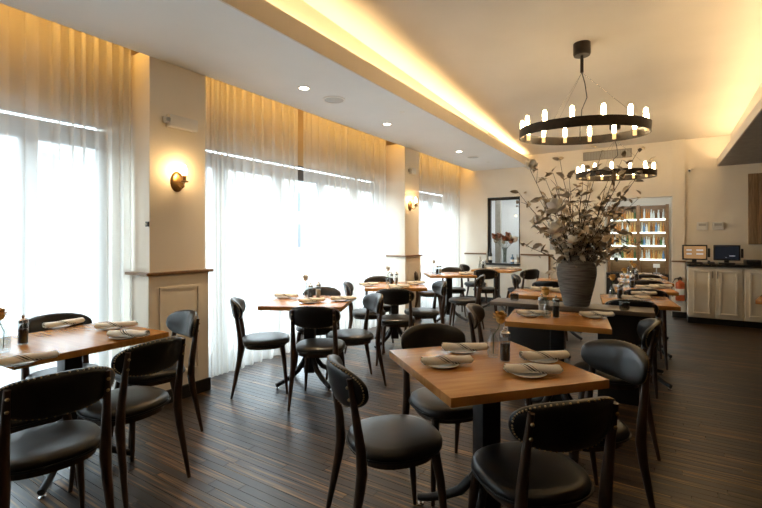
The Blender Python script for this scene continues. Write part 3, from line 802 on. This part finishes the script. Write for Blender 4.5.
# bouquet vase on the sill of the black framed window
bx, by, bz = -2.72, YB - .03, WZ0 + .0355
v = MB().lathe([(0, .001), (.045, .001), (.05, .01), (.04, .12), (.032, .20), (.04, .27), (.06, .33), (.057, .33), (.037, .27), (.029, .20), (.036, .12), (.045, .014), (0, .01)], 20).obj('glass_vase', 'table_glass', None, 40)
v.location = (bx, by, bz); tag(v, 'tall clear glass vase on the sill of the black framed window', 'vase')
bq = empty('bouquet', (bx, by, bz + .01)); tag(bq, 'round bouquet of rust and cream flowers in the tall glass vase', 'bouquet')
rnd = random.Random(3)
for k in range(15):
    a = k * 2.4; rr = .05 + .05 * math.sqrt(k); tp = Vector((rr * math.cos(a) * 1.05, rr * math.sin(a) * .45 - .02, .47 + .15 * rnd.random() - rr * .25))
    st = MB().ring_tube([(tp.x * .1, tp.y * .1, .02), (tp.x * .2, tp.y * .2, .3), tp[:]], .003, 5).obj('stem', 'stem_green', bq, 60)
    m = MB()
    for j in range(10):
        b_ = j * 2.4; el = .1 + j * .12; d = Vector((math.cos(b_) * math.cos(el), math.sin(b_) * math.cos(el), math.sin(el))); s = Vector((-math.sin(b_), math.cos(b_), 0)); r = .085
        m.bm.faces.new([m.bm.verts.new(p) for p in (tp, tp + d * r * .5 + s * r * .45, tp + d * r + s * .2 * r, tp + d * r - s * .2 * r, tp + d * r * .5 - s * r * .45)])
    m.sphere(tp[:], .045, u=8, v=6)
    m.obj('bloom', 'petal_rust' if k % 5 in (0, 2) else ('leaf_dry' if k % 5 == 4 else 'petal_cream'), bq, 60)

# ------------------------------------------------------------------ chandeliers
def make_chandelier(ceil_z, ring_z, rad, tilt):
    c = empty('ring_chandelier')
    H = ceil_z - ring_z
    MB().lathe([(0, H), (.075, H), (.075, H - .10), (.068, H - .115), (0, H - .115)], 28).obj('canopy', 'bronze', c, 40)
    MB().lathe([(0, H - .115), (.015, H - .115), (.015, H - .27), (0, H - .275)], 12).obj('rod', 'bronze', c, 40)
    tl = Matrix.Rotation(tilt, 3, RT)
    rg = MB().lathe([(rad - .006, -.042), (rad, -.042), (rad, .042), (rad - .006, .042), (rad - .006, -.042)], 72).obj('ring', 'bronze', c, 40)
    for vv in rg.data.vertices: vv.co = tl @ vv.co
    for k in range(3):
        a = R(20 + 120 * k); e = tl @ Vector((rad * math.cos(a), rad * math.sin(a), .042))
        MB().ring_tube([(0, 0, H - .27), e[:]], .0017, 5).obj('suspension_wire', 'steel', c)
    e = tl @ Vector((rad * math.cos(R(100)), rad * math.sin(R(100)), .0))
    MB().ring_tube([(0, 0, H - .27), (.02, .04, H - .36), (.03, .10, H - .48), (e.x * .4, e.y * .5, .28), (e.x * .8, e.y * .8, .12), e[:]], .005, 6).obj('cord', 'black_plastic', c, 60)
    for k in range(14):
        a = 2 * math.pi * (k + .5) / 14; p = tl @ Vector(((rad - .028) * math.cos(a), (rad - .028) * math.sin(a), -.02))
        s = MB().lathe([(0, 0), (.017, 0), (.017, .055), (0, .055)], 12, p[:]).obj('socket', 'socket_glow', c, 40)
        MB().lathe([(0, .055), (.013, .056), (.0185, .078), (.0185, .135), (.013, .156), (0, .162)], 12, p[:]).obj('bulb', 'bulb_glow', s, 60)
    return c
cx, cy = -.62, 4.45
c1 = make_chandelier(zc(cy), 2.335, .555, R(3.6)); c1.location = (cx, cy, 2.335)
tag(c1, 'nearer dark ring chandelier with glowing candle bulbs above the vase', 'chandelier', 'ring chandeliers')
cx2, cy2 = -.575, 7.35
c2 = make_chandelier(zc(cy2), 2.28, .53, R(2.0)); c2.location = (cx2, cy2, 2.28)
tag(c2, 'farther dark ring chandelier, partly behind the branches', 'chandelier', 'ring chandeliers')

# ------------------------------------------------------------------ sconces and wall devices
def make_sconce():
    c = empty('wall_sconce')
    m = MB()
    N = 28; rings = []
    for r, x in ((0, .018), (.35, .018), (.75, .016), (.92, .010), (1.0, .0)):
        rings.append([m.bm.verts.new((x, .062 * r * math.cos(2 * math.pi * k / N), .085 * r * math.sin(2 * math.pi * k / N))) for k in range(N)] if r else [m.bm.verts.new((x, 0, 0))])
    for A, B in zip(rings[:-1], rings[1:]):
        for k in range(N):
            if len(A) == 1: m.bm.faces.new((A[0], B[k], B[(k + 1) % N]))
            else: m.bm.faces.new((A[k], A[(k + 1) % N], B[(k + 1) % N], B[k]))
    m.obj('backplate', 'brass', c, 40)
    MB().ring_tube([(.015, 0, -.01), (.04, 0, -.04), (.07, 0, -.058), (.098, 0, -.045), (.105, 0, -.01)], .006, 8).obj('arm', 'brass', c, 60)
    cp = MB().lathe([(0, -.012), (.028, -.010), (.032, 0), (.026, .002), (.015, .004), (.015, .045), (0, .045)], 16, (.105, 0, 0)).obj('candle_cup', 'brass', c, 40)
    MB().lathe([(0, .045), (.011, .046), (.019, .068), (.017, .092), (.007, .122), (0, .132)], 14, (.105, 0, 0)).obj('bulb', 'sconce_glow', cp, 60)
    return c
SC = Proto(make_sconce())
SC.place((XW, 2.19, 1.82), 0, 'brass wall sconce with glowing bulb on the nearer pier', 'sconce', 'brass wall sconces')
SC.place((XW, 6.24, 1.87), 0, 'brass wall sconce with glowing bulb on the far pier', 'sconce', 'brass wall sconces')
for yy, zz, lab, sx in ((2.22, 2.31, 'white emergency light box high on the nearer pier', .13), (6.27, 2.43, 'small white emergency light box high on the far pier', .08)):
    e = empty('emergency_light', (XW, yy, zz))
    MB().box(0, .06, -sx, sx, -.05, .05, .01).obj('housing', 'white_plastic', e, 40)
    MB().lathe([(0, 0), (.03, 0), (.032, .035), (.026, .04), (0, .034)], 16, (.03, -sx - .005, -.02)).obj('lamp_head', 'grey_plastic', e, 40)
    tag(e, lab, 'emergency light')
sn = empty('wall_sensor', (XW - .02, 1.955, 1.46))
MB().box(-.02, .02, -.012, 0, -.02, .02, .003).obj('plate', 'black_plastic', sn)
MB().sphere((0, -.016, 0), .009).obj('button', 'white_plastic', sn, 60)
tag(sn, 'tiny dark sensor on the left corner of the nearer pier', 'sensor')

def downlight(x, y, label, power=7):
    c = empty('downlight', (x, y, ZS))
    MB().lathe([(.045, 0), (.062, 0), (.066, -.004), (.060, -.008), (.045, -.004), (.045, 0)], 24).obj('trim_ring', 'white_plastic', c, 40)
    MB().lathe([(0, -.002), (.045, -.002), (.045, -.001), (0, -.001)], 24).obj('lens', 'lamp_lens', c, 40)
    l = bpy.data.lights.new('downlight_beam', 'SPOT'); l.energy = power * 11; l.spot_size = R(100); l.spot_blend = .7; l.color = (1, .74, .46); l.shadow_soft_size = .04
    o = bpy.data.objects.new('downlight_beam', l); COL.objects.link(o); o.parent = c; o.location = (0, 0, -.015)
    tag(c, label, 'downlight', 'round downlights in the left soffit')
for px, py, lab in ((304, 88, 'round lit downlight nearest the camera in the soffit, beside the speaker'), (387, 124, 'round lit downlight in the soffit before the far pier'), (459, 151.5, 'round lit downlight farthest along the soffit')):
    p = P(px, py, ZS); downlight(p.x, p.y, lab)
for px, py, lab in ((334, 99.5, 'round white speaker grille in the soffit, second fixture from the camera'), (473, 157, 'round white speaker grille at the far end of the soffit')):
    p = P(px, py, ZS); s = empty('ceiling_speaker', (p.x, p.y, ZS))
    MB().lathe([(.10, 0), (.118, 0), (.118, -.006), (.10, -.009), (.10, 0)], 32).obj('rim', 'white_plastic', s, 40)
    m = MB().lathe([(0, -.006), (.10, -.006), (.10, -.003), (0, -.003)], 32); m.obj('grille', 'grey_plastic', s, 40)
    tag(s, lab, 'speaker', 'soffit speakers')
for px, py, lab in ((402, 112, 'tiny white sprinkler head in the soffit beside the warm fascia'), (488, 162, 'tiny white sprinkler head at the far end of the soffit')):
    p = P(px, py, ZS); s = MB().lathe([(0, -.012), (.012, -.012), (.03, -.004), (.032, 0), (0, 0)], 18).obj('sprinkler', 'white_plastic', None, 40)
    s.location = (p.x, p.y, ZS); tag(s, lab, 'sprinkler', 'soffit sprinklers')

def grille(name, w_, h_, n, label, loc, rz):
    g = empty(name, loc, rz)
    f = MB(); f.box(-w_ / 2, w_ / 2, -.012, 0, h_ / 2 - .012, h_ / 2); f.box(-w_ / 2, w_ / 2, -.012, 0, -h_ / 2, -h_ / 2 + .012)
    f.box(-w_ / 2, -w_ / 2 + .012, -.012, 0, -h_ / 2, h_ / 2); f.box(w_ / 2 - .012, w_ / 2, -.012, 0, -h_ / 2, h_ / 2)
    f.obj('frame', 'grille_grey', g); MB().box(-w_ / 2, w_ / 2, -.003, 0, -h_ / 2, h_ / 2).obj('backing', 'grey_plastic', g)
    sm = MB().box(-.004, .004, -.010, -.003, -h_ / 2 + .012, h_ / 2 - .012).mesh('slat'); sm.materials.append(MATS['grille_grey'])
    for k in range(n):
        o = bpy.data.objects.new('slat', sm); COL.objects.link(o); o.parent = g; o.location = (-w_ / 2 + .02 + (w_ - .04) * k / (n - 1), 0, 0)
    tag(g, label, 'vent')
grille('air_vent', .80, .16, 30, 'long grey air vent high on the wall above the bar opening', (-.84, YB, 2.88), 0)
grille('air_vent', .50, .10, 18, 'small warm lit air vent in the left ceiling cove', (-2.37, 7.2, 3.0), R(90))

# ------------------------------------------------------------------ back wall: cabinets, counter, screens
def cabinet(x0, x1, label, doors):
    c = empty('base_cabinet', (x0, 8.5, 0)); wd = x1 - x0
    MB().box(0, wd, .02, .55, .10, .905).obj('body', 'cabinet_paint', c)
    MB().box(0, wd, .07, .55, 0, .10).obj('toe_kick', 'black_paint', c)
    dw = (wd - .02) / doors
    for k in range(doors):
        a = .01 + k * dw + .006; b = a + dw - .012
        d = MB().box(a, b, -.002, .02, .12, .885, .003).obj('door', 'cabinet_paint', c, 40)
        m = MB(); i = .05
        for (u0, u1, z0, z1) in ((a + i, b - i, .815, .84), (a + i, b - i, .165, .19), (a + i, a + i + .025, .19, .815), (b - i - .025, b - i, .19, .815)):
            m.box(u0, u1, -.022, -.002, z0, z1, .006)
        m.obj('door_moulding', 'cabinet_paint', d, 40)
        hx = b - .025 if k % 2 == 0 else a + .025
        MB().ring_tube([(hx, -.002, .73), (hx, -.022, .735), (hx, -.024, .78), (hx, -.022, .825), (hx, -.002, .83)], .006, 8).obj('handle', 'bronze', d, 60)
    tag(c, label, 'cabinet', 'cream base cabinets along the back wall')
cabinet(.365, 1.045, 'cream two door base cabinet below the two screens', 2)
cabinet(1.05, 1.73, 'cream base cabinet at the right edge behind the cut off table', 2)
ct = MB().box(.345, 1.75, 8.46, YB - .002, .906, .945, .004).obj('counter', 'counter_stone', None, 40)
tag(ct, 'black stone counter along the back wall carrying two screens', 'counter')
S(MB().box(.36, 3.1, YB - .02, YB, 0, .1).obj('baseboard_back', 'black_paint'))
def screen(x, y, rz, label, lit):
    c = empty('point_of_sale_screen', (x, y, .946), rz)
    MB().box(-.10, .10, -.02, .12, 0, .02, .004).obj('base', 'black_plastic', c, 40)
    MB().box(-.03, .03, .05, .08, .02, .20).obj('stand', 'black_plastic', c)
    MB().box(-.165, .165, 0, .05, .055, .295, .008).obj('bezel', 'black_plastic', c, 40)
    if lit:
        sm = noise_col('screen_lit', (0.30, 0.16, 0.06), (0.42, 0.25, 0.11), 3, .25)
        b = sm.node_tree.nodes['Principled BSDF']; b.inputs['Emission Color'].default_value = (.55, .33, .16, 1); b.inputs['Emission Strength'].default_value = .30
    d = MB().box(-.145, .145, -.003, 0, .075, .275).obj('display', 'screen_lit' if lit else 'screen_dark', c)
    m = MB()
    if lit:
        for (a, z, w_) in ((-.11, .20, .07), (-.11, .14, .07), (.02, .20, .09), (.02, .14, .09)): m.box(a, a + w_, -.005, -.003, z, z + .022)
    else: m.box(.03, .10, -.005, -.003, .12, .135); m.box(-.02, .0, -.005, -.003, .10, .105)
    bm_ = mat('screen_text' + str(int(lit)), (.5, .5, .5), .4, emis=(.7, .75, .8) if lit else (.25, .35, .5), estr=.25 if lit else .2)
    m.obj('screen_text', bm_, d)
    MB().box(.17, .20, .0, .03, .10, .24, .004).obj('card_reader', 'black_plastic', c, 40)
    tag(c, label, 'screen', 'screens on the black counter')
screen(.455, 8.62, R(4), 'left screen on the black counter, lit orange', True)
screen(.86, 8.62, R(-2), 'right screen on the black counter, dark display', False)
k = empty('receipt_printer', (1.17, 8.66, .946), R(5))
MB().box(-.09, .09, -.1, .1, 0, .075, .012).obj('body', 'black_plastic', k, 40); MB().box(-.06, .06, -.06, -.04, .074, .08).obj('paper_slot', 'grey_plastic', k)
tag(k, 'low black printer on the counter right of the dark screen', 'printer')
k = empty('telephone', (.66, 8.60, .946))
MB().box(-.045, .045, -.06, .06, 0, .03, .008).obj('base', 'black_plastic', k, 40); MB().box(-.04, -.012, -.06, .06, .03, .05, .008).obj('handset', 'black_plastic', k, 40)
tag(k, 'small black handset lying between the two screens', 'telephone')
for x, lab in ((.58, 'left of the two white thermostats on the back wall'), (.79, 'right of the two white thermostats on the back wall')):
    e = empty('thermostat', (x, YB, 1.55))
    MB().box(-.075, .075, -.03, 0, -.065, .065, .006).obj('case', 'white_plastic', e, 40); MB().box(-.05, .05, -.032, -.03, -.0, .04).obj('display', 'grey_plastic', e)
    tag(e, lab, 'thermostat', 'thermostats on the back wall')
e = empty('security_camera', (.42, YB, 2.50))
MB().lathe([(0, 0), (.03, 0), (.03, .02), (0, .02)], 16, (0, -.015, -.01)).obj('mount', 'white_plastic', e, 40)
MB().ring_tube([(0, -.01, 0), (-.01, -.05, -.01), (-.02, -.12, -.03)], [.012, .024, .024], 12).obj('housing', 'white_plastic', e, 40)
MB().sphere((-.021, -.122, -.031), .015).obj('lens', 'black_plastic', e, 60)
tag(e, 'small security camera high on the back wall beside the pilaster', 'camera')
pn = empty('wood_panel', (1.17, YB, 1.25)); tag(pn, 'panel of vertical wooden boards hanging on the back wall at the right edge', 'wall panel')
for k in range(6):
    MB().box(k * .13, k * .13 + .126, -.035 - .006 * (k % 2), 0, 0, 1.12, .003).obj('board', 'plank_panel', pn, 40)
ex = empty('fire_extinguisher', (.27, YB - .13, .30)); tag(ex, 'orange red fire extinguisher hanging beside the cream cabinet', 'fire extinguisher')
MB().lathe([(0, 0), (.062, 0), (.066, .01), (.066, .27), (.055, .305), (.025, .325), (.02, .345), (0, .345)], 22).obj('cylinder', 'extinguisher_red', ex, 40)
MB().box(-.02, .02, -.02, .02, .345, .385).obj('valve', 'steel', ex); MB().box(-.012, .012, -.10, .02, .39, .402).obj('lever', 'black_plastic', ex)
MB().ring_tube([(-.02, 0, .37), (-.07, -.01, .36), (-.11, 0, .28), (-.12, 0, .14), (-.10, 0, .06)], .009, 8).obj('hose', 'black_plastic', ex, 60)
MB().lathe([(.0665, .10), (.0672, .10), (.0672, .20), (.0665, .20)], 22).obj('label_band', 'paper', ex, 40)
MB().box(-.03, .03, .06, .08, .15, .38).obj('bracket', 'black_plastic', ex)
# small framed notices and switch plate on the back wall
e = empty('switch_panel', (-1.9 + .12, YB, 1.26)); MB().box(-.055, .055, -.03, 0, -.14, .14, .004).obj('case', 'grey_plastic', e, 40)
MB().box(-.03, .03, -.034, -.03, .02, .09).obj('display', 'black_plastic', e); tag(e, 'tall grey control panel on the back wall left of the clay vase', 'control panel')
e = empty('wall_notice', (-1.62, YB, 1.13)); MB().box(-.06, .06, -.012, 0, -.09, .09).obj('board', 'white_plastic', e); MB().box(-.05, .05, -.014, -.012, -.01, .01).obj('line', 'grey_plastic', e)
tag(e, 'small white notice on the back wall beside the grey control panel', 'notice')
e = empty('slatted_frame', (-.99, YB, 1.02)); tag(e, 'white framed notice with dark lines on the wall left of the bar opening', 'notice')
MB().box(-.09, .09, -.012, 0, -.11, .11).obj('board', 'paper', e)
for z in (-.105, -.035, .035, .105): MB().box(-.09, .09, -.016, -.012, z - .006, z + .006).obj('line', 'black_plastic', e)
# wine bottles on the sill
def bottle_mesh(h, r, nk_):
    return MB().lathe([(0, 0), (r, 0), (r, h * .58), (r * .8, h * .68), (nk_, h * .76), (nk_, h * .97), (nk_ * 1.2, h * .975), (nk_ * 1.2, h), (0, h)], 14).mesh('bottle')
for x, lab, mt in ((-3.02, 'dark wine bottle at the left end of the black window sill', 'bottle_dark'), (-2.56, 'short dark bottle right of the glass vase on the window sill', 'bottle_blue'), (-2.465, 'short clear bottle at the right end of the black window sill', 'bottle_clear')):
    b = empty('wine_bottle', (x, YB - .04, bz)); h = .31 if 'wine' in lab else .19
    new_obj('glass', bottle_mesh(h, .038, .013), mt, b, 40)
    MB().lathe([(.0385, h * .2), (.0388, h * .2), (.0388, h * .45), (.0385, h * .45)], 14).obj('paper_label', 'paper', b, 40)
    tag(b, lab, 'bottle', 'bottles on the window sill')

# ------------------------------------------------------------------ back bar: lit shelves with bottles
SX0, SX1, SY = -.98, .11, 11.0
sh = empty('bar_shelving', (0, SY, 0)); tag(sh, 'dark wooden back bar shelving with lit white shelves', 'shelving')
for x in (SX0 - .03, -.445, SX1 - .03): MB().box(x, x + .06, 0, .3, .60, 2.06).obj('upright', 'cap_wood', sh)
MB().box(SX0, SX1, .27, .3, .6, 2.06).obj('back_panel', 'cap_wood', sh)
levels = [1.76, 1.475, 1.195, .90]
bays = [(SX0 + .03, -.445), (-.385, SX1 - .03)]
for z in levels:
    for a, b in bays: MB().box(a, b, .0, .27, z - .028, z).obj('shelf', 'shelf_light', sh)
MB().box(SX0 - .03, SX1 + .03, -.25, .3, .56, .60).obj('counter', 'counter_stone', sh)
MB().box(SX0 - .03, SX1 + .03, -.2, .3, 0, .56).obj('cabinet_body', 'black_paint', sh)
rnd = random.Random(5)
bm_cache = {}
names = ['top', 'second', 'third', 'lowest']; ordn = ['first', 'second', 'third', 'fourth', 'fifth', 'sixth', 'seventh', 'eighth', 'ninth', 'tenth']
for li, z in enumerate(levels):
    for bi, (a, b) in enumerate(bays):
        n = 10
        for k in range(n):
            col = rnd.choice(['amber', 'gold', 'clear', 'amber', 'brown', 'clear', 'gold', 'green', 'blue' if bi else 'amber'])
            hh, rr_ = rnd.choice([(.19, .021), (.22, .020), (.17, .023), (.205, .022)])
            key = (hh, col)
            if key not in bm_cache:
                bm_cache[key] = bottle_mesh(hh, rr_, .010); bm_cache[key].materials.append(MATS['bottle_' + col]); bm_cache[key].shade_smooth(); bm_cache[key].set_sharp_from_angle(angle=R(40))
            o = bpy.data.objects.new('liquor_bottle', bm_cache[key]); COL.objects.link(o)
            o.location = (a + .035 + (b - a - .07) * k / (n - 1), SY + .10 + rnd.uniform(-.03, .03), z + .0005)
            tag(o, '%s bottle, %s from the left on the %s lit shelf, %s bay' % (col if col != 'dark' else 'black', ordn[k], names[li], 'left' if bi == 0 else 'right'), 'bottle', 'bottles on the back bar shelves')
k = empty('bar_sign', (-.08, SY - .01, .76)); MB().box(-.06, .06, 0, .01, -.04, .04).obj('card', 'paper', k); MB().box(-.06, .06, .01, .03, -.16, -.145).obj('foot', 'grey_plastic', k)
MB().box(-.01, .01, .01, .02, -.16, .0).obj('prop', 'grey_plastic', k)
tag(k, 'small white card standing on the back bar counter', 'card')
